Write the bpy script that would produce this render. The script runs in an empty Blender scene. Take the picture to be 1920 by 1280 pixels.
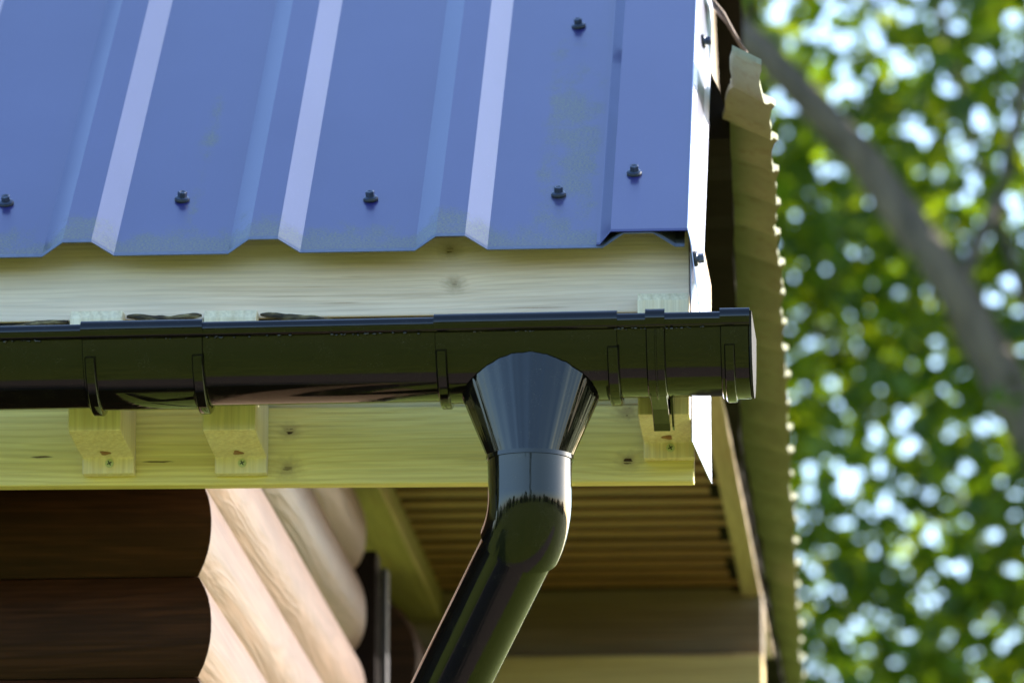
import bpy, bmesh, math, random
from mathutils import Vector, Matrix, noise as mnoise
random.seed(7)
S = bpy.context.scene
COL = S.collection

# ---------------------------------------------------------------- camera, sky, sun, exposure
YAW, PITCH = math.radians(4.1), math.radians(12.4)
cam = bpy.data.cameras.new('camera')
cam.sensor_width = 36.0
cam.lens = 234.4
cam.clip_start, cam.clip_end = 0.1, 3000.0
cam.dof.use_dof = True
cam.dof.focus_distance = 6.19
cam.dof.aperture_fstop = 10.2
camo = bpy.data.objects.new('camera', cam)
COL.objects.link(camo)
camo.location = (0.4364, -6.2686, 1.5)
camo.rotation_euler = (math.pi / 2 + PITCH, 0, YAW)
S.camera = camo

SUN_EL, SUN_AZ = math.radians(23.0), math.radians(55.0)      # azimuth from +Y towards +X
SUN_DIR = Vector((math.sin(SUN_AZ) * math.cos(SUN_EL), math.cos(SUN_AZ) * math.cos(SUN_EL), math.sin(SUN_EL)))
W = bpy.data.worlds.new('World')
S.world = W
W.use_nodes = True
wn = W.node_tree
sky = wn.nodes.new('ShaderNodeTexSky')
sky.sky_type = 'NISHITA'
sky.sun_disc = False
sky.sun_elevation = SUN_EL
sky.sun_rotation = SUN_AZ
sky.air_density = 1.0
sky.dust_density = 1.8
sky.ozone_density = 3.5
wn.links.new(sky.outputs[0], wn.nodes['Background'].inputs[0])
wn.nodes['Background'].inputs[1].default_value = 0.15
sun = bpy.data.lights.new('sun', 'SUN')
sun.energy = 4.1
sun.angle = math.radians(0.53)
sun.color = (1.0, 0.94, 0.86)
suno = bpy.data.objects.new('sun', sun)
COL.objects.link(suno)
suno.rotation_euler = SUN_DIR.to_track_quat('Z', 'Y').to_euler()
suno.location = SUN_DIR * 40

S.view_settings.view_transform = 'Standard'
S.view_settings.look = 'None'
S.view_settings.gamma = 1.0
S.view_settings.exposure = 2.25
S.render.engine = 'CYCLES'
S.cycles.use_denoising = True
S.cycles.max_bounces = 8
S.cycles.diffuse_bounces = 5
S.cycles.sample_clamp_indirect = 8.0

# ---------------------------------------------------------------- materials
class NT:
    """short-hand for building a node material"""
    def __init__(self, name):
        self.m = bpy.data.materials.new(name)
        self.m.use_nodes = True
        self.t = self.m.node_tree
        self.b = self.t.nodes['Principled BSDF']
        self.out = self.t.nodes['Material Output']
    def n(self, kind, **kw):
        nd = self.t.nodes.new('ShaderNode' + kind)
        for k, v in kw.items():
            setattr(nd, k, v)
        return nd
    def l(self, a, b):
        self.t.links.new(a, b)
    def obj(self):
        return self.n('TexCoord').outputs['Object']
    def jitter(self, vec, amount=7.0):
        oi = self.n('ObjectInfo')
        ml = self.n('VectorMath', operation='SCALE')
        cv = self.n('CombineXYZ')
        for i in range(3):
            self.l(oi.outputs['Random'], cv.inputs[i])
        self.l(cv.outputs[0], ml.inputs[0]); ml.inputs['Scale'].default_value = amount
        ad = self.n('VectorMath', operation='ADD')
        self.l(vec, ad.inputs[0]); self.l(ml.outputs[0], ad.inputs[1])
        return ad.outputs[0]
    def scale(self, vec, s):
        mp = self.n('Mapping'); self.l(vec, mp.inputs[0]); mp.inputs['Scale'].default_value = s
        return mp.outputs[0]
    def noise(self, vec, scale=1.0, detail=4.0, rough=0.55, dist=0.0):
        nd = self.n('TexNoise'); self.l(vec, nd.inputs['Vector'])
        nd.inputs['Scale'].default_value = scale; nd.inputs['Detail'].default_value = detail
        nd.inputs['Roughness'].default_value = rough; nd.inputs['Distortion'].default_value = dist
        return nd.outputs['Fac']
    def ramp(self, fac, stops, interp='LINEAR'):
        r = self.n('ValToRGB'); r.color_ramp.interpolation = interp
        el = r.color_ramp.elements
        while len(el) < len(stops): el.new(0.5)
        for e, (p, c) in zip(el, stops):
            e.position = p
            e.color = (c, c, c, 1) if isinstance(c, (int, float)) else (*c, 1)
        self.l(fac, r.inputs[0])
        return r.outputs[0]
    def mix(self, fac, a, b, blend='MIX'):
        m = self.n('Mix', data_type='RGBA', blend_type=blend)
        for sock, v in ((m.inputs[0], fac), (m.inputs[6], a), (m.inputs[7], b)):
            if isinstance(v, (int, float)): sock.default_value = v
            elif isinstance(v, tuple): sock.default_value = (*v, 1)
            else: self.l(v, sock)
        return m.outputs[2]
    def math(self, op, a, b=None, c=None, clamp=False):
        m = self.n('Math', operation=op, use_clamp=clamp)
        for i, v in enumerate((a, b, c)):
            if v is None: continue
            if isinstance(v, (int, float)): m.inputs[i].default_value = v
            else: self.l(v, m.inputs[i])
        return m.outputs[0]
    def bump(self, h, strength=0.3, dist=0.002, normal=None):
        b = self.n('Bump'); self.l(h, b.inputs['Height'])
        b.inputs['Strength'].default_value = strength; b.inputs['Distance'].default_value = dist
        if normal is not None: self.l(normal, b.inputs['Normal'])
        return b.outputs[0]
    def set(self, **kw):
        for k, v in kw.items():
            s = self.b.inputs[k.replace('_', ' ')]
            if isinstance(v, (int, float)): s.default_value = v
            elif isinstance(v, tuple): s.default_value = (*v, 1) if len(v) == 3 else v
            else: self.l(v, s)
        return self.m

def sep(nt, v):
    s = nt.n('SeparateXYZ'); nt.l(v, s.inputs[0]); return s.outputs

def pine(name, axis='X', light=(0.66, 0.50, 0.29), dark=(0.50, 0.33, 0.15), red=(0.30, 0.13, 0.05), knots=(), slits=(), weather=0.25, rough=0.55, crack=0.5, ringscale=150.0):
    """planed softwood: growth-ring bands along the axis, fibres, hairline cracks, knots at given (u, v, radius)"""
    t = NT(name)
    o = t.obj()
    j = t.jitter(o, 3.7)
    ax = {'X': (1, 0), 'Y': (1, 1), 'Z': (1, 2)}[axis][1]
    def st(along, across):
        s = [across] * 3; s[ax] = along; return tuple(s)
    # knots in the board's own front plane (x, z)
    xyz = sep(t, o)
    kn = None; halo = None
    for (u, v, r) in knots:
        dx = t.math('DIVIDE', t.math('SUBTRACT', xyz[0], u), r * 1.25)
        dz = t.math('DIVIDE', t.math('SUBTRACT', xyz[2], v), r)
        d = t.math('SQRT', t.math('ADD', t.math('MULTIPLY', dx, dx), t.math('MULTIPLY', dz, dz)))
        kn = d if kn is None else t.math('MINIMUM', kn, d)
    warp = t.noise(t.scale(j, st(2.2, 9.0)), 1.0, 3.0, 0.5)
    band_in = t.scale(j, st(0.55, 1.0))
    bz = sep(t, band_in)
    across = t.math('ADD', bz[2 if ax != 2 else 0], t.math('MULTIPLY', bz[1 if ax != 1 else 0], 0.35))
    if kn is not None:
        push = t.math('DIVIDE', 0.010, t.math('ADD', t.math('MULTIPLY', kn, kn), 1.0))
        across = t.math('ADD', across, push)
    ph = t.math('ADD', t.math('MULTIPLY', across, ringscale * 6.283), t.math('MULTIPLY', warp, 46.0))
    rings = t.math('MULTIPLY_ADD', t.math('SINE', ph), 0.5, 0.5)
    rings = t.math('POWER', rings, 3.0)
    fib = t.noise(t.scale(j, st(8.0, 320.0)), 1.0, 3.0, 0.6)
    fib2 = t.noise(t.scale(j, st(2.5, 90.0)), 1.0, 4.0, 0.6)
    big = t.noise(t.scale(j, st(1.3, 14.0)), 1.0, 3.0, 0.5)
    col = t.mix(t.math('MULTIPLY', rings, 0.42), light, dark)
    col = t.mix(t.ramp(fib2, [(0.42, 0.0), (0.72, 0.55)]), col, tuple(c * 0.82 for c in dark))
    col = t.mix(t.ramp(fib, [(0.38, 0.32), (0.6, 0.0)]), col, tuple(c * 0.6 for c in dark))
    col = t.mix(t.math('MULTIPLY', t.ramp(big, [(0.4, 0.0), (0.65, 1.0)]), weather), col, (0.84, 0.78, 0.68))
    # hairline cracks
    ck = t.noise(t.scale(j, st(5.0, 300.0)), 1.0, 2.0, 0.5)
    gate = t.noise(t.scale(j, st(4.0, 28.0)), 1.0, 2.0, 0.5)
    ckm = t.math('MULTIPLY', t.ramp(ck, [(0.62, 0.0), (0.68, 1.0)]), t.ramp(gate, [(0.50, 0.0), (0.60, 1.0)]))
    col = t.mix(t.math('MULTIPLY', ckm, crack), col, red)
    if kn is not None:
        kn = t.math('ADD', kn, t.math('MULTIPLY_ADD', t.noise(t.scale(o, (170, 170, 170)), 1.0, 3.0, 0.6), 1.3, -0.65))
        col = t.mix(t.ramp(t.math('MULTIPLY', kn, 0.5), [(0.0, 0.75), (0.3, 0.55), (0.5, 0.28), (0.95, 0.0)]), col, t.mix(t.ramp(fib2, [(0.35, 0.0), (0.6, 1.0)]), (0.26, 0.17, 0.09), (0.42, 0.30, 0.16)))
        kr = t.math('MULTIPLY', t.ramp(kn, [(0.0, 1.0), (0.35, 1.0), (0.5, 0.0)]), t.ramp(ck, [(0.46, 0.0), (0.54, 1.0)]))
        col = t.mix(kr, col, (0.05, 0.025, 0.012))
    for (u, v, ln, th) in slits:
        dx = t.math('DIVIDE', t.math('SUBTRACT', xyz[0], u), ln)
        wob = t.math('MULTIPLY', t.math('SUBTRACT', t.noise(t.scale(o, (90, 90, 90)), 1.0, 2.0), 0.5), th * 1.6)
        dz = t.math('DIVIDE', t.math('SUBTRACT', t.math('SUBTRACT', xyz[2], v), wob), th)
        d = t.math('ADD', t.math('MULTIPLY', dx, dx), t.math('MULTIPLY', dz, dz))
        col = t.mix(t.ramp(d, [(0.35, 0.9), (1.0, 0.0)]), col, (0.07, 0.03, 0.015))
    h = t.math('ADD', t.math('MULTIPLY', fib, 0.6), t.math('SUBTRACT', t.math('MULTIPLY', rings, 0.4), t.math('MULTIPLY', ckm, 1.2)))
    return t.set(Base_Color=col, Roughness=rough, Specular_IOR_Level=0.12, Normal=t.bump(h, 0.35, 0.0008))

def stained_log(name, light, dark, rough=0.42, axis='X', spec=0.5):
    t = NT(name); o = t.jitter(t.obj(), 5.0)
    ax = 'XYZ'.index(axis)
    def st(a, c):
        s = [c] * 3; s[ax] = a; return tuple(s)
    w = t.noise(t.scale(o, st(1.5, 16.0)), 1.0, 4.0, 0.55, 0.6)
    f = t.noise(t.scale(o, st(6.0, 260.0)), 1.0, 3.0, 0.6)
    r = t.math('MULTIPLY_ADD', t.math('SINE', t.math('MULTIPLY', w, 55.0)), 0.5, 0.5)
    b = t.noise(t.scale(o, (3, 3, 3)), 1.0, 4.0)
    col = t.mix(t.math('MULTIPLY', r, 0.6), light, dark)
    col = t.mix(t.ramp(f, [(0.4, 0.5), (0.62, 0.0)]), col, tuple(c * 0.55 for c in dark))
    col = t.mix(t.ramp(b, [(0.4, 0.0), (0.7, 0.45)]), col, tuple(c * 0.7 for c in dark))
    return t.set(Base_Color=col, Roughness=rough, Specular_IOR_Level=spec, Normal=t.bump(t.math('ADD', f, r), 0.3, 0.0008))

def roof_paint(name, base, algae=True):
    t = NT(name); o = t.obj(); xyz = sep(t, o)
    streak = t.noise(t.scale(o, (160, 5, 20)), 1.0, 3.0, 0.6)
    cloud = t.noise(t.scale(o, (5, 3, 5)), 1.0, 4.0, 0.5)
    grit = t.noise(t.scale(o, (900, 900, 900)), 1.0, 2.0, 0.5)
    col = t.mix(t.ramp(cloud, [(0.35, 0.0), (0.7, 0.5)]), base, tuple(c * 0.86 for c in base))
    col = t.mix(t.ramp(streak, [(0.55, 0.0), (0.75, 0.16)]), col, tuple(min(1, c * 1.35) for c in base))
    col = t.mix(t.ramp(grit, [(0.70, 0.0), (0.76, 0.35)]), col, (0.42, 0.44, 0.5))
    rough = t.math('MULTIPLY_ADD', cloud, 0.10, 0.27)
    if algae:
        y = xyz[1]; x = xyz[0]
        edge = t.ramp(t.math('DIVIDE', y, 0.11), [(0.0, 0.85), (0.25, 0.62), (0.7, 0.16), (1.0, 0.0)])
        # damp pan beside the verge: a run below the upper screw
        px = t.math('DIVIDE', t.math('SUBTRACT', x, 0.040), 0.038)
        runx = t.ramp(t.math('ABSOLUTE', px), [(0.0, 1.0), (0.65, 0.85), (1.0, 0.0)])
        runy = t.ramp(t.math('DIVIDE', y, 0.6), [(0.0, 0.75), (0.55, 0.9), (0.9, 0.35), (1.0, 0.0)])
        run = t.math('MULTIPLY', t.math('MULTIPLY', runx, runy), 0.70)
        px2 = t.math('DIVIDE', t.math('SUBTRACT', x, -0.318), 0.016)
        run2 = t.math('MULTIPLY', t.ramp(t.math('ABSOLUTE', px2), [(0.0, 1.0), (1.0, 0.0)]), t.ramp(t.math('DIVIDE', y, 0.5), [(0.0, 0.3), (0.6, 0.42), (1.0, 0.0)]))
        amt = t.math('MAXIMUM', t.math('MAXIMUM', edge, run), run2)
        blot = t.noise(t.scale(o, (26, 16, 26)), 1.0, 5.0, 0.62)
        fine = t.noise(t.scale(o, (380, 900, 380)), 1.0, 3.0, 0.65)
        lev = t.math('ADD', t.math('MULTIPLY', blot, 0.62), t.math('MULTIPLY', fine, 0.38))
        m = t.ramp(t.math('ADD', t.math('SUBTRACT', lev, 0.5), t.math('MULTIPLY_ADD', amt, 0.36, -0.13)), [(0.0, 0.0), (0.10, 0.62)])
        m = t.math('MULTIPLY', m, t.ramp(amt, [(0.03, 0.0), (0.18, 1.0)]))
        col = t.mix(t.math('MULTIPLY', m, t.ramp(t.noise(t.scale(o, (420, 700, 420)), 1.0, 4.0, 0.7), [(0.42, 0.15), (0.60, 1.0)])), col, (0.17, 0.18, 0.03))
        rough = t.math('ADD', rough, t.math('MULTIPLY', m, 0.35))
    h = t.math('ADD', t.math('MULTIPLY', streak, 0.4), t.math('MULTIPLY', grit, 0.2))
    dents = t.noise(t.scale(o, (11, 5, 11)), 1.0, 2.0, 0.4)
    nrm = t.bump(dents, 0.35, 0.0016)
    return t.set(Base_Color=col, Roughness=rough, Coat_Weight=0.5, Coat_Roughness=0.12, Specular_IOR_Level=0.6, Normal=t.bump(h, 0.06, 0.0006, nrm), Coat_Normal=nrm)

def gloss_pvc(name, base=(0.0045, 0.0035, 0.003), rough=0.035):
    t = NT(name); o = t.jitter(t.obj(), 2.0)
    wave = t.noise(t.scale(o, (3.5, 22, 22)), 1.0, 2.0, 0.5)
    scr = t.noise(t.scale(o, (14, 500, 500)), 1.0, 2.0, 0.6)
    dust = t.noise(t.scale(o, (60, 60, 60)), 1.0, 5.0, 0.7)
    r = t.math('ADD', t.ramp(dust, [(0.45, rough), (0.75, rough + 0.16)]), t.ramp(scr, [(0.6, 0.0), (0.75, 0.06)]))
    speck = t.noise(t.scale(o, (1500, 1500, 1500)), 1.0, 1.0, 0.5)
    col = t.mix(t.math('MULTIPLY', t.ramp(speck, [(0.66, 0.0), (0.74, 0.75)]), t.ramp(dust, [(0.5, 0.0), (0.7, 1.0)])), base, (0.16, 0.14, 0.11))
    h = t.math('ADD', t.math('MULTIPLY', wave, 1.0), t.math('MULTIPLY', scr, 0.02))
    return t.set(Base_Color=col, Roughness=r, IOR=1.42, Normal=t.bump(h, 0.10, 0.002))

def plain(name, base, rough=0.5, metallic=0.0, var=0.25, sc=40.0, spec=0.5):
    t = NT(name); o = t.obj()
    f = t.noise(t.scale(o, (sc, sc, sc)), 1.0, 4.0, 0.6)
    col = t.mix(t.ramp(f, [(0.35, 0.0), (0.7, var)]), base, tuple(c * 0.55 for c in base))
    return t.set(Base_Color=col, Roughness=rough, Metallic=metallic, Specular_IOR_Level=spec, Normal=t.bump(f, 0.15, 0.001))

M = {}
M['roof'] = roof_paint('blue_coated_steel', (0.015, 0.014, 0.088))
M['flash'] = roof_paint('pale_trim_and_bend_glare', (0.42, 0.43, 0.58), algae=False)  # pale trim; on the flange it paints sun glare on the bends
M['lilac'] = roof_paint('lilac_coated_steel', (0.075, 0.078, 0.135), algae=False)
M['cap'] = roof_paint('blue_coated_steel_cap', (0.015, 0.014, 0.088), algae=False)
M['hem'] = plain('skylit_sheet_edge', (0.13, 0.145, 0.20), 0.5, 0.0, 0.4, 200)  # pale tone paints the sky light caught by the bent lower edge
M['screw'] = plain('slate_painted_screw', (0.035, 0.045, 0.075), 0.28, 0.2)
M['rubber'] = plain('rubber_washer', (0.02, 0.02, 0.022), 0.7)
M['pvc'] = gloss_pvc('black_brown_pvc')
M['pvc_dusty'] = plain('dusty_pvc_end', (0.035, 0.033, 0.03), 0.8, 0.0, 0.9, 900, 0.08)
M['brass'] = plain('yellow_zinc_screw', (0.55, 0.58, 0.30), 0.35, 0.4, 0.1)
M['recess'] = plain('screw_recess', (0.03, 0.05, 0.03), 0.5)
M['resin'] = plain('resin_spot', (0.30, 0.10, 0.03), 0.4, 0.0, 0.5, 400)
M['log_front'] = stained_log('shaded_stained_log', (0.042, 0.015, 0.007), (0.018, 0.0065, 0.003), 0.6, 'X', 0.12)  # deep shade on the front logs is darkened into this colour
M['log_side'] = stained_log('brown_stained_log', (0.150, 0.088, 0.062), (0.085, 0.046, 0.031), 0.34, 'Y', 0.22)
M['plate'] = pine('side_plate_pine', 'Y', (0.27, 0.21, 0.08), (0.19, 0.14, 0.05), weather=0.05)
M['soffit'] = stained_log('brown_soffit', (0.24, 0.115, 0.038), (0.15, 0.066, 0.024), 0.4, 'X', 0.3)
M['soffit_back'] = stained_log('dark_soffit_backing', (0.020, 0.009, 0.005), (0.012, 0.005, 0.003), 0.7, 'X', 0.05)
M['backbeam'] = pine('old_beam_pine', 'X', (0.17, 0.115, 0.06), (0.10, 0.066, 0.033), weather=0.08)
M['crossboard'] = pine('cross_board_pine', 'X', (0.46, 0.34, 0.13), (0.34, 0.23, 0.08), weather=0.05)
M['side_board'] = pine('side_board_pine', 'Y', (0.34, 0.25, 0.16), (0.22, 0.15, 0.09), weather=0.15)
M['dark_board'] = plain('tarred_board', (0.010, 0.008, 0.006), 0.9, 0.0, 0.6, 30, 0.03)
M['casing'] = plain('dark_brown_casing', (0.014, 0.008, 0.007), 0.7, 0.0, 0.4, 60, 0.05)
M['metal_strip'] = plain('grey_metal_strip', (0.035, 0.032, 0.038), 0.6, 0.0, 0.3, 40, 0.15)
M['void'] = plain('gap_shade', (0.012, 0.012, 0.013), 0.9)  # near-black standing in for the shade inside the gap

t = NT('old_fibre_sheet'); o = t.obj()
f1 = t.noise(t.scale(o, (9, 9, 9)), 1.0, 5.0, 0.6); f2 = t.noise(t.scale(o, (70, 70, 70)), 1.0, 4.0, 0.6)
c = t.mix(t.ramp(f1, [(0.35, 0.0), (0.65, 1.0)]), (0.24, 0.245, 0.17), (0.18, 0.185, 0.125))
c = t.mix(t.ramp(f2, [(0.5, 0.0), (0.72, 0.6)]), c, (0.16, 0.13, 0.08))
M['sheet'] = t.set(Base_Color=c, Roughness=0.9, Specular_IOR_Level=0.08, Normal=t.bump(f2, 0.4, 0.002))

t = NT('tree_bark'); o = t.obj()
f1 = t.noise(t.scale(o, (16, 16, 4)), 1.0, 5.0, 0.65)
M['bark'] = t.set(Base_Color=t.ramp(f1, [(0.3, (0.045, 0.034, 0.024)), (0.7, (0.16, 0.12, 0.08))]), Roughness=0.9, Normal=t.bump(f1, 0.8, 0.02))
t = NT('bark_debris'); o = t.obj()
f1 = t.noise(t.scale(o, (40, 220, 220)), 1.0, 4.0, 0.65)
M['debris'] = t.set(Base_Color=t.ramp(f1, [(0.40, (0.02, 0.014, 0.009)), (0.54, (0.10, 0.07, 0.03)), (0.70, (0.40, 0.31, 0.13))]), Roughness=0.85, Normal=t.bump(f1, 0.8, 0.003))

def leaf_material(name, diff, trans):
    t = NT(name)
    g = t.n('NewGeometry')
    rnd = g.outputs['Random Per Island']
    d = t.n('BsdfDiffuse'); tr = t.n('BsdfTranslucent'); gl = t.n('BsdfGlossy')
    t.l(t.ramp(rnd, [(0.0, tuple(c * 0.6 for c in diff)), (0.6, diff), (1.0, (diff[0] * 1.5, diff[1] * 1.2, diff[2]))]), d.inputs[0])
    t.l(t.ramp(rnd, [(0.0, tuple(c * 0.5 for c in trans)), (0.7, trans), (1.0, (trans[0] * 1.7, trans[1] * 1.25, trans[2]))]), tr.inputs[0])
    gl.inputs['Roughness'].default_value = 0.45
    gl.inputs[0].default_value = (0.8, 0.85, 0.9, 1)
    m1 = t.n('MixShader'); m1.inputs[0].default_value = 0.5
    t.l(d.outputs[0], m1.inputs[1]); t.l(tr.outputs[0], m1.inputs[2])
    m2 = t.n('MixShader'); m2.inputs[0].default_value = 0.015
    t.l(m1.outputs[0], m2.inputs[1]); t.l(gl.outputs[0], m2.inputs[2])
    t.l(m2.outputs[0], t.out.inputs['Surface'])
    return t.m
M['leaf'] = leaf_material('maple_leaf', (0.032, 0.066, 0.006), (0.21, 0.34, 0.008))
M['leaf2'] = leaf_material('far_leaf', (0.045, 0.08, 0.016), (0.08, 0.13, 0.02))

t = NT('lawn'); o = t.obj()
f1 = t.noise(t.scale(o, (0.35, 0.35, 0.35)), 1.0, 5.0, 0.6); f2 = t.noise(t.scale(o, (9, 9, 9)), 1.0, 5.0, 0.7)
c = t.mix(t.ramp(f1, [(0.35, 0.0), (0.65, 1.0)]), (0.130, 0.168, 0.020), (0.168, 0.192, 0.028))
c = t.mix(t.ramp(f2, [(0.4, 0.0), (0.7, 0.6)]), c, (0.085, 0.12, 0.018))
M['grass'] = t.set(Base_Color=c, Roughness=0.9, Specular_IOR_Level=0.15, Normal=t.bump(f2, 1.0, 0.05))
t = NT('path_gravel'); o = t.obj()
f2 = t.noise(t.scale(o, (60, 60, 60)), 1.0, 4.0, 0.7)
M['path'] = t.set(Base_Color=t.ramp(f2, [(0.3, (0.07, 0.05, 0.04)), (0.7, (0.17, 0.125, 0.105))]), Roughness=0.95, Normal=t.bump(f2, 0.8, 0.01))

# ---------------------------------------------------------------- object helpers
def link(name, me, mat, parent=None, rot=None, loc=None):
    o = bpy.data.objects.new(name, me)
    COL.objects.link(o)
    if mat is not None and not me.materials:
        for m in (mat if isinstance(mat, (list, tuple)) else [mat]):
            me.materials.append(m)
    if loc is not None: o.location = loc
    if rot is not None: o.rotation_euler = rot
    if parent is not None:
        o.parent = parent
        o.matrix_parent_inverse = world_of(parent).inverted()
    return o

def world_of(o):
    m = Matrix.LocRotScale(o.location, o.rotation_euler, o.scale)
    if o.parent is not None:
        m = world_of(o.parent) @ o.matrix_parent_inverse @ m
    return m

def mesh(name, verts, faces, mat, parent=None, smooth=False, center=True, mats=None, auto=None):
    vs = [Vector(v) for v in verts]
    c = Vector((0, 0, 0))
    if center:
        lo = Vector([min(v[i] for v in vs) for i in range(3)]); hi = Vector([max(v[i] for v in vs) for i in range(3)])
        c = (lo + hi) / 2
        vs = [v - c for v in vs]
    me = bpy.data.meshes.new(name)
    me.from_pydata(vs, [], faces)
    bm = bmesh.new(); bm.from_mesh(me)
    bmesh.ops.recalc_face_normals(bm, faces=bm.faces)
    bm.to_mesh(me); bm.free()
    if smooth or auto is not None:
        me.polygons.foreach_set('use_smooth', [True] * len(me.polygons))
    if auto is not None:
        me.set_sharp_from_angle(angle=math.radians(auto))
    if mats is not None:
        pass
    return link(name, me, mat, parent, loc=c)

def box(name, x0, x1, y0, y1, z0, z1, mat, parent=None, bevel=0.0, rot_y=0.0, rough_edge=0.0):
    bm = bmesh.new()
    bmesh.ops.create_cube(bm, size=1.0)
    cx, cy, cz = (x0 + x1) / 2, (y0 + y1) / 2, (z0 + z1) / 2
    for v in bm.verts:
        v.co = Vector((v.co.x * (x1 - x0), v.co.y * (y1 - y0), v.co.z * (z1 - z0)))
    if bevel:
        bmesh.ops.bevel(bm, geom=list(bm.edges), offset=bevel, segments=2, profile=0.5, affect='EDGES')
    me = bpy.data.meshes.new(name); bm.to_mesh(me); bm.free()
    return link(name, me, mat, parent, loc=(cx, cy, cz), rot=(0, rot_y, 0))

def prism_x(name, prof, x0, x1, mat, parent=None, bevel=0.0, auto=None):
    """closed (y, z) profile swept along x"""
    n = len(prof)
    vs = [(x0, y, z) for y, z in prof] + [(x1, y, z) for y, z in prof]
    fs = [(i, (i + 1) % n, n + (i + 1) % n, n + i) for i in range(n)] + [tuple(range(n))[::-1], tuple(range(n, 2 * n))]
    o = mesh(name, vs, fs, mat, parent, auto=auto)
    if bevel:
        bm = bmesh.new(); bm.from_mesh(o.data)
        bmesh.ops.bevel(bm, geom=list(bm.edges), offset=bevel, segments=2, profile=0.5, affect='EDGES')
        bm.to_mesh(o.data); bm.free()
    return o

def empty(name, loc, label, cat, group=None):
    o = bpy.data.objects.new(name, None); COL.objects.link(o)
    o.location = loc; o.empty_display_size = 0.2
    o['label'] = label; o['category'] = cat
    if group: o['group'] = group
    return o

def tube(name, pts, radii, mat, parent=None, seg=20, cap=True, auto=None, rough=0.0):
    pts = [Vector(p) for p in pts]; vs = []; fs = []
    ref = Vector((0, 0, 1)); prevu = None
    for i, p in enumerate(pts):
        d = (pts[min(i + 1, len(pts) - 1)] - pts[max(i - 1, 0)]).normalized()
        if prevu is None:
            u = d.cross(ref)
            if u.length < 1e-3: u = d.cross(Vector((0, 1, 0)))
            u.normalize()
        else:
            u = (prevu - d * prevu.dot(d)).normalized()
        prevu = u; w = d.cross(u)
        r = radii[i] if isinstance(radii, (list, tuple)) else radii
        for k in range(seg):
            a = 2 * math.pi * k / seg
            rr = r
            if rough: rr = r * (1 + rough * mnoise.noise(Vector((p.x * 6 + math.cos(a) * 1.3, p.y * 6 + math.sin(a) * 1.3, p.z * 6))))
            vs.append(p + (u * math.cos(a) + w * math.sin(a)) * rr)
    for i in range(len(pts) - 1):
        for k in range(seg):
            a, b = i * seg + k, i * seg + (k + 1) % seg
            fs.append((a, b, b + seg, a + seg))
    if cap:
        fs.append(tuple(range(seg))[::-1]); fs.append(tuple(range((len(pts) - 1) * seg, len(pts) * seg)))
    return mesh(name, vs, fs, mat, parent, auto=40 if auto is None else auto)

# ---------------------------------------------------------------- ground, path
def sheet_plane(name, x0, x1, y0, y1, z, mat, kind='structure'):
    me = bpy.data.meshes.new(name)
    me.from_pydata([(x0, y0, z), (x1, y0, z), (x1, y1, z), (x0, y1, z)], [], [(0, 1, 2, 3)])
    o = link(name, me, mat); o['kind'] = kind
    return o
sheet_plane('ground', -1500, 1500, -1500, 1500, 0.0, M['grass'])
sheet_plane('path', -4.0, 7.0, -0.80, 0.27, 0.004, M['path'])

# ---------------------------------------------------------------- the cabin
XW = -0.351          # outer face of the side wall (groove line)
YW = 0.30            # outer face of the front wall (groove line)
BASE = (XW, YW, 0.0)
cabin = empty('log_cabin', BASE, 'brown log cabin with pale pine eaves under the blue metal roof', 'cabin')
PITCHZ = 0.1025
J0 = 2.7105          # a groove height
kbot, ktop = -26, 4
BUL = 0.0145
NS = 9
def log_profile(z0, z1):
    """(offset outwards, z) from lower groove to upper groove of one bulging log"""
    pts = []
    for i in range(NS + 1):
        u = i / NS * 2 - 1
        b = BUL * (1 - abs(u) ** 2.3)
        pts.append((b, z0 + (z1 - z0) * (i / NS)))
    return pts
XL = -2.30
YE = 1.95
for k in range(kbot, ktop):
    z0 = J0 + k * PITCHZ + 0.0006; z1 = J0 + (k + 1) * PITCHZ - 0.0006
    pr = log_profile(z0, z1)
    n = len(pr)
    # front log, mitred at the corner
    dx = random.uniform(-0.0008, 0.0008)
    vs = [(XL, YW - b, z) for b, z in pr] + [(XW + b + dx, YW - b, z) for b, z in pr] + [(XL, YW + 0.06, z0), (XL, YW + 0.06, z1), (XW - 0.06, YW + 0.06, z0), (XW - 0.06, YW + 0.06, z1)]
    fs = [(i, i + 1, n + i + 1, n + i) for i in range(n - 1)]
    a, b_, c_, d_ = 2 * n, 2 * n + 1, 2 * n + 2, 2 * n + 3
    fs += [tuple(range(n)) + (b_, a), tuple(range(n, 2 * n)) + (d_, c_), (a, b_, d_, c_), (0, a, c_, n), (n - 1, b_, d_, 2 * n - 1)]
    mesh('log', vs, fs, M['log_front'], cabin, auto=50)
    ye = YE + random.uniform(-0.004, 0.004)
    vs = [(XW + b + dx, YW - b, z) for b, z in pr] + [(XW + b, ye - (0.012 if i in (0, n - 1) else 0), z) for i, (b, z) in enumerate(pr)] + [(XW - 0.06, YW + 0.06, z0), (XW - 0.06, YW + 0.06, z1), (XW - 0.06, ye, z0), (XW - 0.06, ye, z1)]
    mesh('log', vs, fs, M['log_side'], cabin, auto=50)

# plate on top of the side wall, seen from below against the soffit
box('wall_plate', -0.42, -0.318, 0.46, 2.888, 3.1215, 3.21, M['plate'], cabin, 0.003)
# casing and metal strip at the far end of the side wall, round log beyond
box('door_casing', -0.380, -0.326, 1.975, 2.03, 0.0, 3.05, M['casing'], cabin, 0.002)
box('metal_strip', -0.322, -0.314, 1.99, 2.02, 0.0, 3.03, M['metal_strip'], cabin, 0.001)
pts = [(-0.415, 2.5, 3.0), (-0.415, 2.508, 3.0), (-0.415, 3.6, 3.0)]
tube('cross_log', pts, [0.095, 0.1, 0.1], M['log_front'], cabin, seg=40)
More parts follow.
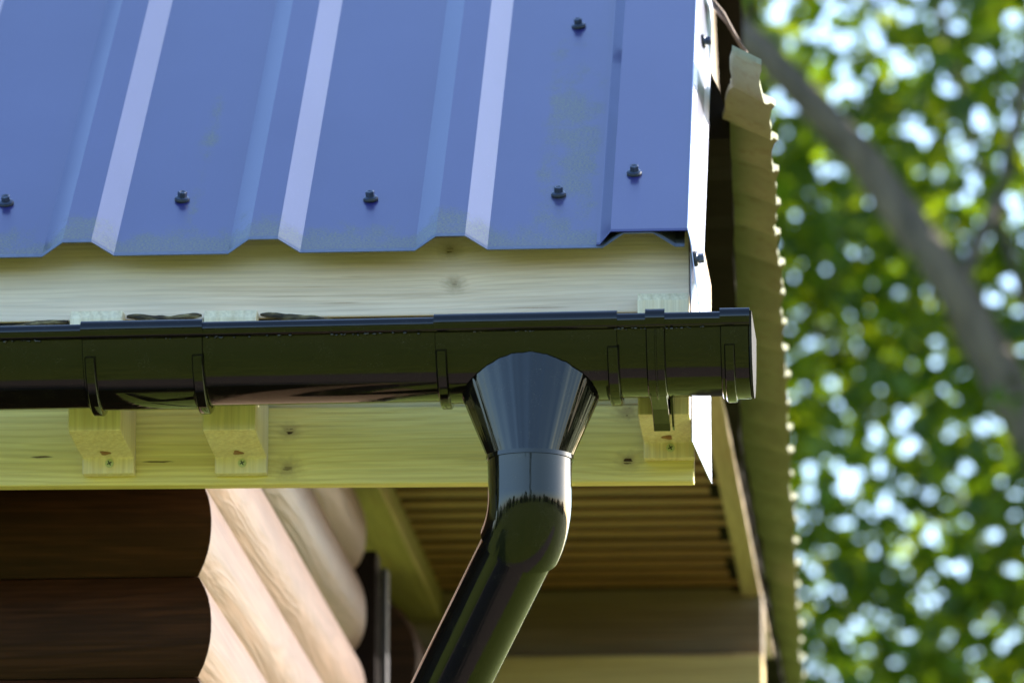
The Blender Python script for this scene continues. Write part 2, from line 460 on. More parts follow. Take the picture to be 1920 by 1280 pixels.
# soffit boards of the side porch
y = 0.45
while y < 2.82:
    w = 0.0715
    z = 3.158 + random.uniform(-0.0004, 0.0004)
    prof = [(y + 0.004, z + 0.0028), (y + 0.0045, z + 0.0002), (y + 0.006, z), (y + 0.046, z), (y + 0.0475, z + 0.0002), (y + 0.048, z + 0.0028)]
    prism_x('soffit_board', prof, -0.3175, 0.1005, M['soffit'], cabin, auto=35)
    y += 0.0735
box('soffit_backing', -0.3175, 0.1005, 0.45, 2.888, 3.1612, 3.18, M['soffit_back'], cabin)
box('cross_beam', -0.9, 0.130, 2.890, 2.965, 3.067, 3.200, M['backbeam'], cabin, 0.004)
box('cross_board', -0.9, 0.130, 2.862, 2.965, 2.93, 3.0645, M['crossboard'], cabin, 0.003)
box('porch_post', 0.03, 0.11, 2.88, 2.96, 0.0, 2.9285, M['backbeam'], cabin, 0.004)
box('side_board', 0.1015, 0.1285, 0.44, 3.4, 3.150, 3.21, M['side_board'], cabin, 0.002)
box('short_board', 0.1445, 0.1665, 0.135, 0.32, 2.91, 3.008, pine('short_board_pine', 'Y', (0.62, 0.47, 0.30), (0.48, 0.33, 0.19)), cabin, 0.002)
# front eave soffit
box('eave_soffit', XL, XW + 0.004, 0.052, YW + 0.05, 2.815, 2.833, M['soffit'], cabin)

# lower eave beam and upper fascia
bx0 = XL; bx1 = 0.1622
bcx = (bx0 + bx1) / 2; bz = (2.7415 + 2.8185) / 2
M['beam'] = pine('beam_pine', 'X', (0.88, 0.74, 0.30), (0.72, 0.54, 0.18), weather=0.06, crack=0.25,
    knots=[(-0.228 - bcx, 2.7945 - bz, 0.006), (0.098 - bcx, 2.811 - bz, 0.0075), (0.099 - bcx, 2.763 - bz, 0.007), (-0.230 - bcx, 2.758 - bz, 0.008)],
    slits=[(-0.4685 - bcx, 2.7705 - bz, 0.012, 0.0011), (-0.3555 - bcx, 2.765 - bz, 0.017, 0.0010)])
beam = box('eave_beam', bx0, bx1, 0.0, 0.02, 2.7425, 2.8185, M['beam'], cabin, 0.0018, 0.0075)
beam.location.z += 0.0082
M['inner'] = pine('inner_board_pine', 'X', (0.76, 0.62, 0.32), (0.62, 0.46, 0.18), weather=0.1)
box('inner_board', bx0, bx1 - 0.012, 0.008, 0.048, 2.8195, 2.875, M['inner'], cabin, 0.0015)
fx1 = 0.1628; fz0, fz1 = 2.8885, 2.9705
fcx = (XL + fx1) / 2; fz = (fz0 + fz1) / 2
M['fascia'] = pine('fascia_pine', 'X', (0.90, 0.69, 0.48), (0.76, 0.52, 0.32), red=(0.36, 0.17, 0.09), weather=0.42, crack=0.8,
    knots=[(-0.0655 - fcx, 2.9525 - fz, 0.0065), (-0.0615 - fcx, 2.9185 - fz, 0.0062)], ringscale=230.0)
box('fascia_board', XL, fx1, -0.09, -0.045, fz0, fz1, M['fascia'], cabin, 0.0015)
box('gap_shade_strip', XL, fx1 - 0.004, -0.086, 0.006, 2.8775, 2.8878, M['void'], cabin)  # added dark strip painting the shadowed gap below the fascia

# spacer blocks that carry the gutter
def wood_screw(parent, x, y, z):
    r = 0.0041; vs = []; fs = []; mi = []
    seg = 20
    for rr, yy in ((r, 0.0), (r, -0.0008), (r * 0.9, -0.0013)):
        for k in range(seg):
            a = 2 * math.pi * k / seg
            vs.append((x + rr * math.cos(a), y + yy, z + rr * math.sin(a)))
    for i in range(2):
        for k in range(seg):
            fs.append((i * seg + k, i * seg + (k + 1) % seg, (i + 1) * seg + (k + 1) % seg, (i + 1) * seg + k)); mi.append(0)
    fs.append(tuple(range(2 * seg, 3 * seg))); mi.append(0)
    ang = 0.5
    for q in range(2):
        a = ang + q * math.pi / 2
        u = Vector((math.cos(a), 0, math.sin(a))); v = Vector((-math.sin(a), 0, math.cos(a)))
        b = len(vs)
        for su, sv in ((-1, -1), (1, -1), (1, 1), (-1, 1)):
            vs.append(Vector((x, y - 0.00145 - 0.0001 * q, z)) + u * su * 0.0025 + v * sv * 0.0006)
        fs.append((b, b + 1, b + 2, b + 3)); mi.append(1)
    c = Vector((x, y, z))
    me = bpy.data.meshes.new('screw')
    me.from_pydata([Vector(v) - c for v in vs], [], fs)
    me.materials.append(M['brass']); me.materials.append(M['recess'])
    me.polygons.foreach_set('material_index', mi)
    return link('screw', me, None, parent, loc=c)
M['block'] = pine('spacer_pine', 'Z', (0.88, 0.74, 0.48), (0.76, 0.58, 0.32), weather=0.25, crack=0.15, ringscale=110.0)
for (x0, x1, dz, dtop, twist) in ((-0.427, -0.377, 0.0, 0.0, 0.0), (-0.2985, -0.2485, -0.0015, 0.0, 0.01), (0.1145, 0.1632, 0.0075, 0.001, 0.0)):
    zt = 2.894 + dz + dtop
    prof = [(-0.001, zt), (-0.105, zt + 0.0), (-0.116, zt - 0.0085), (-0.116, 2.776 + dz), (-0.072, 2.7725 + dz), (-0.018, 2.7705 + dz), (-0.015, 2.769 + dz), (-0.015, 2.7545 + dz), (-0.0008, 2.7545 + dz)]
    # the top of the block stands in front of the fascia, so its back is cut away there
    prof = [(-0.0915, zt), (-0.108, zt), (-0.1165, zt - 0.0085)] + prof[3:] + [(-0.0008, 2.862), (-0.0915, 2.862)]
    blk = prism_x('spacer_block', prof, x0, x1, M['block'], cabin, bevel=0.0009)
    xm = (x0 + x1) / 2 + 0.0015
    wood_screw(blk, xm, -0.0152, 2.7645 + dz)
    # resin spot round the pilot hole on the underside
    vs = []; seg = 14
    for k in range(seg):
        a = 2 * math.pi * k / seg
        rr = 1 + 0.25 * math.sin(3 * a + x0 * 40)
        vs.append((xm - 0.002 + 0.0050 * rr * math.cos(a), -0.034 + 0.0075 * rr * math.sin(a), 0))
    def under(yv): return 2.7725 + dz + (yv + 0.072) / 0.054 * (-0.002) - 0.00025
    vs = [(vx, vy, under(vy)) for vx, vy, _ in vs]
    vs2 = [(vx, vy, vz - 0.0003) for vx, vy, vz in vs]
    fs = [tuple(range(seg)), tuple(range(seg, 2 * seg))] + [(k, (k + 1) % seg, seg + (k + 1) % seg, seg + k) for k in range(seg)]
    mesh('screw_hole', vs + vs2, fs, M['resin'], blk)

# ---------------------------------------------------------------- roof sheet, verge flashing, screws
SL = math.atan2(0.6, 0.8)
RO = Vector((0.0, -0.13, 2.944))
SHEAR = -0.018
RUN = 2.54
RM = Matrix.Translation(RO) @ Matrix.Rotation(SL, 4, 'X')
HR = 0.0145; PW = 0.1783; RC = 0.1167
def sheet_profile(xa, xb):
    pts = []
    k0 = math.floor((xa - RC) / PW) - 1
    for k in range(k0, k0 + 40):
        c = RC + k * PW
        for dx, h in ((-0.0345, 0), (-0.0139, HR), (0.0139, HR), (0.0345, 0)):
            if xa < c + dx < xb: pts.append((c + dx, h))
    return [(xa, 0.0)] + pts + [(xb, 0.0)]
def roof_mesh(name, prof, rows, mat, parent, thick=0.0008, hem=None, mats=None):
    """profile (x, h) swept up the slope; rows = [(s, dh)]"""
    vs = []; fs = []; mi = []
    n = len(prof)
    for s, dh in rows:
        for x, h in prof: vs.append((x + SHEAR * s, s, h + dh))
    for s, dh in rows:
        for x, h in prof: vs.append((x + SHEAR * s, s, h + dh - thick))
    m = len(rows); off = n * m
    for r in range(m - 1):
        for i in range(n - 1):
            a = r * n + i
            fs.append((a, a + 1, a + 1 + n, a + n)); mi.append(1 if (hem and r == 0) else 0)
            fs.append((off + a, off + a + n, off + a + 1 + n, off + a + 1)); mi.append(0)
    for i in range(n - 1):
        fs.append((i, off + i, off + i + 1, i + 1)); mi.append(1 if hem else 0)
        a = (m - 1) * n + i
        fs.append((a, a + 1, off + a + 1, off + a)); mi.append(0)
    for r in range(m - 1):
        for i in (0, n - 1):
            a = r * n + i
            fs.append((a, a + n, off + a + n, off + a)); mi.append(0)
    me = bpy.data.meshes.new(name); me.from_pydata(vs, [], fs)
    me.materials.append(mat)
    if hem: me.materials.append(hem)
    me.polygons.foreach_set('material_index', mi)
    return link(name, me, None, parent, loc=RO, rot=(SL, 0, 0))
sheet = roof_mesh('roof_sheet', sheet_profile(XL - 0.05, 0.160), [(0.0, -0.0012), (0.0045, 0.0), (0.4, 0.0), (1.2, 0.0), (RUN, 0.0)], M['roof'], cabin, hem=M['hem'])
# verge flashing: left return, raised flat, right flange flaring outwards
CH = HR + 0.0012
vp = [(0.0765, 0.0022), (0.0795, 0.0022), (0.0905, CH), (0.1632, CH), (0.1655, CH - 0.004)]
cap = roof_mesh('verge_flashing', vp, [(0.0, -0.0006), (0.004, 0.0), (0.6, 0.0), (RUN, 0.0)], M['cap'], cabin)
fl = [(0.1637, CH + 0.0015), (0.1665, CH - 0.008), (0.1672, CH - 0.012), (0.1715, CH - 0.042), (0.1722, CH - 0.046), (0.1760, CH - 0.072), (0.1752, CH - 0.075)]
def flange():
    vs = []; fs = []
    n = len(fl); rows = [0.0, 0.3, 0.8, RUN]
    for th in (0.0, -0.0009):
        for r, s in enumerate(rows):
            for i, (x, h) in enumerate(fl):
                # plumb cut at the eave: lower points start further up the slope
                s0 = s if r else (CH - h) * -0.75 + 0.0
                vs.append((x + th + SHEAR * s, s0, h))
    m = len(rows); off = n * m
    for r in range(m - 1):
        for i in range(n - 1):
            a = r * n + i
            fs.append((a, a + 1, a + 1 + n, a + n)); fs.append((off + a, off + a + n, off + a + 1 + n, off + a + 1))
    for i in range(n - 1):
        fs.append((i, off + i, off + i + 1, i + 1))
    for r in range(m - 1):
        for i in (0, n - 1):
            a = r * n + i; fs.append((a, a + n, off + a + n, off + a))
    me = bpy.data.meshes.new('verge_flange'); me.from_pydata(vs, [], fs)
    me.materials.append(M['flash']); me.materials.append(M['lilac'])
    me.polygons.foreach_set('material_index', [1 if (i < 2 * (m - 1) * (n - 1) and (i // 2) % (n - 1) in (2, 3)) else 0 for i in range(len(fs))])  # same steel throughout: outer strips are coloured pale as overexposed bends
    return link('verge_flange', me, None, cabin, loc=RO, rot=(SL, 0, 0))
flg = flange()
# upright trim closing the end of fascia and beam: flares to the right with depth
def corner_trim():
    rows = [(2.945, 0.0), (2.90, 0.0), (2.80, 0.0), (2.762, 0.0)]
    xn = 0.1648
    outer = [(-0.094, xn), (-0.05, xn + 0.0040), (0.0, xn + 0.0085), (0.035, xn + 0.0125)]
    vs = []; fs = []
    n = len(outer)
    for th in (0.0, -0.0009):
        for r, (z, _) in enumerate(rows):
            for i, (yy, xx) in enumerate(outer):
                zz = z - (i * 0.0045 if r == len(rows) - 1 else 0.0)
                vs.append((xx + th, yy + (0.0 if r < 3 else 0.004 * i), zz))
    m = len(rows); off = n * m
    for r in range(m - 1):
        for i in range(n - 1):
            a = r * n + i
            fs += [(a, a + 1, a + 1 + n, a + n), (off + a, off + a + n, off + a + 1 + n, off + a + 1)]
    edge = [(i, i + 1) for i in range(n - 1)] + [((m - 1) * n + i, (m - 1) * n + i + 1) for i in range(n - 1)] + [(r * n, (r + 1) * n) for r in range(m - 1)] + [(r * n + n - 1, (r + 1) * n + n - 1) for r in range(m - 1)]
    fs += [(a, b, off + b, off + a) for a, b in edge]
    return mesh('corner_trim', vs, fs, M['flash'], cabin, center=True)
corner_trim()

def hex_screw_mesh():
    vs = []; fs = []; mi = []
    seg = 24
    prof = [(0.0072, 0.0, 1), (0.0074, 0.0016, 1), (0.0068, 0.0024, 0), (0.0066, 0.0034, 0), (0.0046, 0.0042, 0)]
    for r, z, _ in prof:
        for k in range(seg):
            a = 2 * math.pi * k / seg
            vs.append((r * math.cos(a), r * math.sin(a), z))
    for i in range(len(prof) - 1):
        for k in range(seg):
            fs.append((i * seg + k, i * seg + (k + 1) % seg, (i + 1) * seg + (k + 1) % seg, (i + 1) * seg + k)); mi.append(prof[i][2])
    fs.append(tuple(range(4 * seg, 5 * seg))); mi.append(0)
    b = len(vs)
    for r, z in ((0.0046, 0.0041), (0.0046, 0.0088), (0.0040, 0.0094), (0.0026, 0.0094), (0.0020, 0.0086)):
        for k in range(6):
            a = math.pi / 3 * k + 0.2
            vs.append((r * math.cos(a), r * math.sin(a), z))
    for i in range(4):
        for k in range(6):
            fs.append((b + i * 6 + k, b + i * 6 + (k + 1) % 6, b + (i + 1) * 6 + (k + 1) % 6, b + (i + 1) * 6 + k)); mi.append(0)
    fs.append(tuple(range(b + 24, b + 30))); mi.append(0)
    me = bpy.data.meshes.new('hex_screw'); me.from_pydata(vs, [], fs)
    me.materials.append(M['screw']); me.materials.append(M['rubber'])
    me.polygons.foreach_set('material_index', mi)
    return me
HEX = hex_screw_mesh()
def hexscrew(parent, local, tilt=(0, 0), spin=0.0, sideways=False):
    p = RM @ Vector(local)
    q = Matrix.Rotation(SL, 4, 'X')
    if sideways: q = q @ Matrix.Rotation(math.radians(84), 4, 'Y')
    q = q @ Matrix.Rotation(tilt[0], 4, 'X') @ Matrix.Rotation(tilt[1], 4, 'Y') @ Matrix.Rotation(spin, 4, 'Z')
    o = bpy.data.objects.new('roof_screw', HEX); COL.objects.link(o)
    o.parent = parent
    o.matrix_parent_inverse = world_of(parent).inverted()
    o.location = p; o.rotation_euler = q.to_euler()
    return o
for lx, ls in ((-0.5025, 0.125), (-0.3313, 0.127), (-0.1472, 0.120), (0.0344, 0.123), (0.0330, 0.560)):
    hexscrew(sheet, (lx, ls, 0.0), (random.uniform(-.12, .12), random.uniform(-.12, .12)), random.uniform(0, 1))
k = 1
while -0.5025 - k * PW > XL:
    hexscrew(sheet, (-0.5025 - k * PW, 0.124, 0.0), (0, 0), random.uniform(0, 1)); k += 1
hexscrew(cap, (0.1075, 0.136, CH), (0.03, 0.02), 0.4)
hexscrew(flg, (0.1692, -0.010, CH - 0.026), (0.0, 0.0), 0.3, True)
hexscrew(flg, (0.1692 + SHEAR * 0.54, 0.540, CH - 0.026), (0.0, 0.0), 0.8, True)

# back slope, ridge cap, gable infill and roof boards close the roof volume
ridge = RM @ Vector((0, RUN, 0))
def back_slope():
    vs = []; fs = []
    xs = [XL - 0.05, 0.163 + SHEAR * RUN]
    y0, z0 = ridge.y + 0.0, ridge.z
    for x in xs:
        vs += [(x, y0, z0), (x, y0 + 1.65, z0 - 1.24), (x, y0, z0 - 0.004), (x, y0 + 1.65, z0 - 1.244)]
    fs = [(0, 1, 5, 4), (2, 6, 7, 3), (0, 4, 6, 2), (1, 3, 7, 5), (0, 2, 3, 1), (4, 5, 7, 6)]
    return mesh('back_roof_sheet', vs, fs, M['dark_board'], cabin)
back_slope()
prism_x('ridge_cap', [(ridge.y - 0.12, ridge.z - 0.068), (ridge.y, ridge.z + 0.03), (ridge.y + 0.12, ridge.z - 0.062), (ridge.y + 0.12, ridge.z - 0.066), (ridge.y, ridge.z + 0.026), (ridge.y - 0.12, ridge.z - 0.072)], XL - 0.05, 0.14, M['cap'], cabin)
prism_x('gable_infill', [(0.34, 3.235), (ridge.y, ridge.z - 0.06), (ridge.y + 1.55, 3.235)], 0.060, 0.080, M['side_board'], cabin)

# ---------------------------------------------------------------- old corrugated sheet beside the verge
def corrugated():
    vs = []; fs = []
    y0, y1, p = 0.19, 4.3, 0.150
    ny = int((y1 - y0) / p * 12); nx = 7
    for th in (0, 1):
        for j in range(ny + 1):
            yy = y0 + (y1 - y0) * j / ny
            u = (yy - y0) / 3.4
            xr = 0.230 - 0.066 * u + 0.005 * mnoise.noise(Vector((yy * 5, 0, 3))) + 0.003 * mnoise.noise(Vector((yy * 60, 0, 3))) + (0.005 + 0.004 * mnoise.noise(Vector((yy * 3, 4, 4)))) * max(0.0, math.sin(2 * math.pi * yy / p)) ** 3
            wv = 0.008 * math.sin(2 * math.pi * yy / p)
            for i in range(nx + 1):
                v = i / nx
                xx = xr - v * (0.030 + 0.018 * max(0.0, min(1.0, (yy - 0.24) / 0.18)) + 0.020 * min(1, u * 2))
                zz = 3.192 + v * 0.020 + wv + 0.006 * mnoise.noise(Vector((yy * 3, xx * 8, 1))) + 0.010 * math.sin(yy * 1.1)
                # the free corner at the near end has curled up and back
                c = max(0.0, 1 - j / 9) 
                zz += 0.006 * c * c; 
                vs.append((xx - 0.012 * c, yy + 0.02 * c * v, zz - th * 0.006))
    N = (ny + 1) * (nx + 1); w = nx + 1
    for j in range(ny):
        for i in range(nx):
            a = j * w + i
            fs += [(a, a + 1, a + 1 + w, a + w), (N + a, N + a + w, N + a + 1 + w, N + a + 1)]
    for j in range(ny):
        for i in (0, nx):
            a = j * w + i; fs.append((a, a + w, N + a + w, N + a))
    for i in range(nx):
        for j in (0, ny):
            a = j * w + i; fs.append((a, a + 1, N + a + 1, N + a))
    return mesh('corrugated_sheet', vs, fs, M['sheet'], cabin, auto=60)
corrugated()
def felt_flap():
    # torn end of the roofing felt curling over the tarred board
    rows = [(0.164, 3.342, 0.006), (0.178, 3.324, 0.004), (0.190, 3.302, -0.004), (0.202, 3.280, -0.012)]
    vs = []; fs = []
    for th in (0.0, -0.003):
        for i, (x, z, b) in enumerate(rows):
            for j, yy in enumerate((0.40, 0.43, 0.47)):
                q = 0.012 * (1 - j / 2) * mnoise.noise(Vector((x * 60, 3, yy)))
                vs.append((x, yy + b * (j == 0), z + q - (0.006 if j == 0 else 0) + th))
    w = 3; N = len(rows) * w
    for i in range(len(rows) - 1):
        for j in range(2):
            a = i * w + j
            fs += [(a, a + 1, a + 1 + w, a + w), (N + a, N + a + w, N + a + 1 + w, N + a + 1)]
    for i in range(len(rows) - 1):
        for j in (0, 2):
            a = i * w + j; fs.append((a, a + w, N + a + w, N + a))
    for j in range(2):
        for i in (0, len(rows) - 1):
            a = i * w + j; fs.append((a, a + 1, N + a + 1, N + a))
    return mesh('felt_flap', vs, fs, plain('torn_felt', (0.17, 0.115, 0.08), 0.9, 0.0, 0.7, 60), cabin, auto=60)
felt_flap()
def tarred():
    vs = []; fs = []
    n = 60
    for j in range(n + 1):
        yy = 0.42 + (4.2 - 0.42) * j / n
        u = (yy - 0.19) / 3.4
        xr = max(0.133, 0.183 - 0.031 * (yy - 0.42)) + 0.004 * mnoise.noise(Vector((yy * 7, 2, 9)))
        zb = 3.184 - 0.026 * max(0.0, min(1.0, (yy - 0.7) / 0.5)) + 0.006 * mnoise.noise(Vector((yy * 9, 7, 1)))
        vs += [(xr, yy, zb), (xr, yy, 3.206), (xr - 0.045, yy, 3.335 - 0.06 * min(1, u * 2)), (xr - 0.045, yy, zb)]
    for j in range(n):
        a = j * 4
        for q in range(4):
            fs.append((a + q, a + (q + 1) % 4, a + 4 + (q + 1) % 4, a + 4 + q))
    fs += [(0, 1, 2, 3), (n * 4, n * 4 + 1, n * 4 + 2, n * 4 + 3)]
    return mesh('tarred_board', vs, fs, M['dark_board'], cabin)
tarred()

# ---------------------------------------------------------------- gutter and downpipe
GY, GZ, GR = -0.181, 2.8475, 0.0615
GSL = 0.0048                         # fall along x
def gz(x): return GZ + GSL * (x + 0.15)
gut = empty('rain_gutter', (0.0175, GY, 2.69), 'glossy black-brown plastic half-round rain gutter with its downpipe', 'gutter')
def arc_profile(r, a0=0.0, a1=180.0, n=26):
    """angles from the front lip (0) over the bottom (90) to the back lip (180)"""
    out = []
    for i in range(n + 1):
        a = math.radians(a0 + (a1 - a0) * i / n)
        out.append((-r * math.cos(a), -r * math.sin(a)))
    return out
def bead_profile(rg, rb, up=0.0):
    """rolled front lip: a small bead in front of the rim"""
    c = (-rg - 0.0005, -rb * 0.55 + up)
    return [(c[0] + rb * math.cos(math.radians(a)), c[1] + rb * math.sin(math.radians(a))) for a in range(0, 360, 15)]
def sweep(name, prof, x0, x1, mat, parent, closed=True, ends=True, nx=1, auto=35):
    vs = []; fs = []; n = len(prof)
    for i in range(nx + 1):
        x = x0 + (x1 - x0) * i / nx
        for y, z in prof: vs.append((x, GY + y, gz(x) + z))
    for i in range(nx):
        for k in range(n if closed else n - 1):
            a = i * n + k; b = i * n + (k + 1) % n
            fs.append((a, b, b + n, a + n))
    if ends:
        fs.append(tuple(range(n))[::-1]); fs.append(tuple(range(nx * n, nx * n + n)))
    return mesh(name, vs, fs, mat, parent, auto=auto)
def shell(r, th=0.0022, a0=0.0, a1=180.0):
    return arc_profile(r, a0, a1) + arc_profile(r - th, a0, a1)[::-1]
ch = sweep('gutter_channel', shell(GR), XL - 0.04, 0.218, M['pvc'], gut, nx=8)
sweep('rolled_lip', bead_profile(GR, 0.0072, 0.0012), XL - 0.04, 0.217, M['pvc'], gut, nx=8)
def ring(name, x0, x1, r, th, parent, a0=0.0, a1=180.0, lip=None, soft=0.0007, mat=None):
    """a strap round the gutter with softened edges"""
    secs = [(x0, -soft * 1.2), (x0 + soft, 0.0), (x1 - soft, 0.0), (x1, -soft * 1.2)]
    vs = []; fs = []
    N = None
    for x, dr in secs:
        prof = arc_profile(r + th + dr, a0, a1) + arc_profile(r - 0.0004, a0, a1)[::-1]
        N = len(prof)
        for y, z in prof: vs.append((x, GY + y, gz(x) + z))
    for i in range(3):
        for k in range(N):
            a = i * N + k; b = i * N + (k + 1) % N
            fs.append((a, b, b + N, a + N))
    fs.append(tuple(range(N))[::-1]); fs.append(tuple(range(3 * N, 4 * N)))
    return mesh(name, vs, fs, mat or M['pvc'], parent, auto=50)
def union(name, x0, x1, bands):
    e = ring(name, x0, x1, GR, 0.0024, gut, 6, 176)
    sweep('lip_sleeve', bead_profile(GR + 0.0012, 0.0088, 0.0030), x0 - 0.0005, x1 + 0.0005, M['pvc'], e)
    for b0, b1 in bands:
        ring('band', b0, b1, GR + 0.0022, 0.0052, e, 24, 172, soft=0.0012)
    return e
union('gutter_coupling', -0.3975, -0.2845, [(-0.3950, -0.3850), (-0.2945, -0.2840)])
out = union('outlet_coupling', -0.0675, 0.1020, [(-0.0665, -0.0565), (0.0925, 0.1035)])
# bracket strap with its tail screwed to the block
br = ring('gutter_bracket', 0.1285, 0.1465, GR, 0.0034, gut, -6, 150, soft=0.0012)
ring('strap_rib', 0.1365, 0.1385, GR + 0.0032, 0.0010, br, 0, 140, soft=0.0004)
sweep('strap_hook', bead_profile(GR + 0.001, 0.0092, 0.0036), 0.1285, 0.1465, M['pvc'], br)
bzz = gz(0.137)
tail = [(-0.030, -0.0575), (-0.012, -0.064), (0.020, -0.070), (0.046, -0.078), (0.058, -0.083), (0.0635, -0.080), (0.0635, -0.020), (0.0605, -0.020), (0.058, -0.066), (0.040, -0.068), (0.015, -0.062), (-0.020, -0.057)]
prism_x('bracket_tail', [(GY + y, bzz + z) for y, z in tail], 0.1300, 0.1455, M['pvc'], br, bevel=0.0006)
prism_x('bracket_gusset', [(GY + y, bzz + z) for y, z in ((0.020, -0.0590), (0.0640, -0.0300), (0.0640, -0.0810), (0.052, -0.0800))], 0.1475, 0.1495, M['pvc'], br)
# end cap
ec = ring('end_cap', 0.1975, 0.2245, GR, 0.0030, gut, -4, 178, soft=0.001)
sweep('lip_sleeve', bead_profile(GR + 0.001, 0.0088, 0.0034), 0.1975, 0.2250, M['pvc'], ec)
ring('band', 0.2010, 0.2110, GR + 0.0028, 0.0034, ec, 24, 172, soft=0.0012)
sweep('end_plate', arc_profile(GR + 0.0027, -4, 184), 0.2247, 0.2268, M['pvc_dusty'], ec)

# water drops hanging under the rolled lip
def drops():
    bm = bmesh.new()
    for i in range(150):
        x = random.uniform(-0.50, 0.19)
        if mnoise.noise(Vector((x * 9, 0, 4))) < -0.12: continue
        r = random.choice((0.0007, 0.0009, 0.0012, 0.0016))
        mt = Matrix.Translation((x, GY - GR - 0.0022 + random.uniform(-0.0008, 0.0006), gz(x) - 0.0100 - random.uniform(0, 0.0014))) @ Matrix.Diagonal((1.3, 0.8, 0.9, 1))
        bmesh.ops.create_icosphere(bm, subdivisions=1, radius=r, matrix=mt)
    me = bpy.data.meshes.new('water_drops'); bm.to_mesh(me); bm.free()
    me.polygons.foreach_set('use_smooth', [True] * len(me.polygons))
    t = NT('wet_grime'); t.set(Base_Color=(0.02, 0.018, 0.015), Roughness=0.05)
    o = link('water_drops', me, t.m, gut); o['kind'] = 'stuff'
drops()

# outlet funnel: cone from the neck up to its intersection with the channel
FX, FY = 0.0185, GY - 0.0255
NZ = 2.7220; PR = 0.0390
def funnel():
    vs = []; fs = []; seg = 288; rows = 10
    r0 = GR + 0.0035
    g0 = gz(FX)
    for k in range(seg):
        a = 2 * math.pi * k / seg
        ca, sa = math.cos(a), math.sin(a)
        fl_ = 1 + 0.009 * mnoise.noise(Vector((ca * 9.0, sa * 9.0, 2.0))) + 0.0055 * mnoise.noise(Vector((ca * 22.0, sa * 22.0, 7.0)))
        def P(t):   # t = height above neck; faint draw marks run up the cone
            return Vector((FX + fl_ * (PR - 0.0008 + 0.41 * t) * ca, FY + 0.235 * t + fl_ * (PR - 0.0008 + 0.175 * t) * sa, NZ + t))
        lo, hi = 0.0, 0.13
        for _ in range(40):
            m = (lo + hi) / 2; p = P(m)
            inside = (p.y - GY) ** 2 + (p.z - gz(p.x)) ** 2 < r0 * r0
            if inside: hi = m
            else: lo = m
        for r in range(rows + 1):
            vs.append(P(lo * r / rows))
    w = rows + 1
    for k in range(seg):
        for r in range(rows):
            a = k * w + r; b = ((k + 1) % seg) * w + r
            fs.append((a, b, b + 1, a + 1))
    o = mesh('outlet_funnel', vs, fs, M['pvc'], out, smooth=True)
    return o
funnel()
# elbow: straight socket then a bend, towards the wall and to the left
HD = Vector((-0.485, 0.874, 0)).normalized()
BEND = math.radians(55); RB = 0.050
def elbow_path(start, d0, hd, bend, rb, lead, n=16):
    pts = [start, start + d0 * lead * 0.5, start + d0 * lead]
    s = start + d0 * lead
    for i in range(1, n + 1):
        a = bend * i / n
        pts.append(s + hd * rb * (1 - math.cos(a)) + d0 * rb * math.sin(a))
    return pts
dn = Vector((0, 0, -1))
ep = elbow_path(Vector((FX, FY, NZ + 0.004)), dn, HD, BEND, RB, 0.0375)
tube('elbow', ep, [PR + 0.0006] + [PR] * (len(ep) - 1), M['pvc'], gut, seg=72, auto=50)
rim = [Vector((FX, FY, NZ + 0.0045)), Vector((FX, FY, NZ + 0.0005))]
tube('elbow_rim', rim, [PR + 0.0020, PR + 0.0020], M['pvc'], gut, seg=72)
d1 = (HD * math.sin(BEND) + dn * math.cos(BEND)).normalized()
e1 = ep[-1]
L1 = 0.60
tube('downpipe', [e1 - d1 * 0.004, e1 + d1 * 0.1, e1 + d1 * 0.3, e1 + d1 * L1], PR - 0.0040, M['pvc'], gut, seg=72)
e2 = e1 + d1 * (L1 - 0.01)
pts = []
s = e2
for i in range(0, 13):
    a = BEND * (1 - i / 12)
    pts.append((s + HD * RB * (math.sin(BEND) * 0 + (math.cos(a) - math.cos(BEND))) + dn * RB * (math.sin(BEND) - math.sin(a))))
tube('lower_elbow', pts, PR, M['pvc'], gut, seg=48)
tube('lower_downpipe', [pts[-1] - dn * 0.01, Vector((pts[-1].x, pts[-1].y, 1.0)), Vector((pts[-1].x, pts[-1].y, 0.06))], PR - 0.0016, M['pvc'], gut, seg=48)

# ---------------------------------------------------------------- bark and twigs caught behind the gutter
def bark_strip(name, x0, x1, zf, r, label):
    n = 44; vs = []; fs = []; seg = 9
    for i in range(n + 1):
        u = i / n; x = x0 + (x1 - x0) * u
        rr = r * (0.35 + 0.75 * abs(math.sin(math.pi * min(1, u * 1.02))) ** 0.6) * (1 + 0.35 * mnoise.noise(Vector((x * 60, 1, 2))))
        zc = zf(u) + 0.0018 * mnoise.noise(Vector((x * 35, 5, 1)))
        yc = -0.104 + 0.004 * mnoise.noise(Vector((x * 14, 9, 1)))
        for k in range(seg):
            a = 2 * math.pi * k / seg
            q = 1 + 0.35 * mnoise.noise(Vector((x * 90, math.cos(a) * 2, math.sin(a) * 2)))
            vs.append((x, yc + rr * 1.1 * q * math.cos(a), zc + rr * q * math.sin(a)))
    for i in range(n):
        for k in range(seg):
            fs.append((i * seg + k, i * seg + (k + 1) % seg, (i + 1) * seg + (k + 1) % seg, (i + 1) * seg + k))
    fs += [tuple(range(seg)), tuple(range(n * seg, n * seg + seg))]
    o = mesh(name, vs, fs, M['debris'], smooth=True)
    o['label'] = label; o['category'] = 'bark'
    o['group'] = 'bark caught behind the gutter'
bark_strip('bark_strip', -0.374, -0.302, lambda u: 2.8868 + 0.0022 * math.cos(u * 6.3), 0.0036, 'rough bark strip behind the gutter, between the two left pine blocks')
bark_strip('bark_strip', -0.246, -0.170, lambda u: 2.8890 - 0.0085 * u, 0.0034, 'tapering bark strip behind the gutter, right of the second pine block')
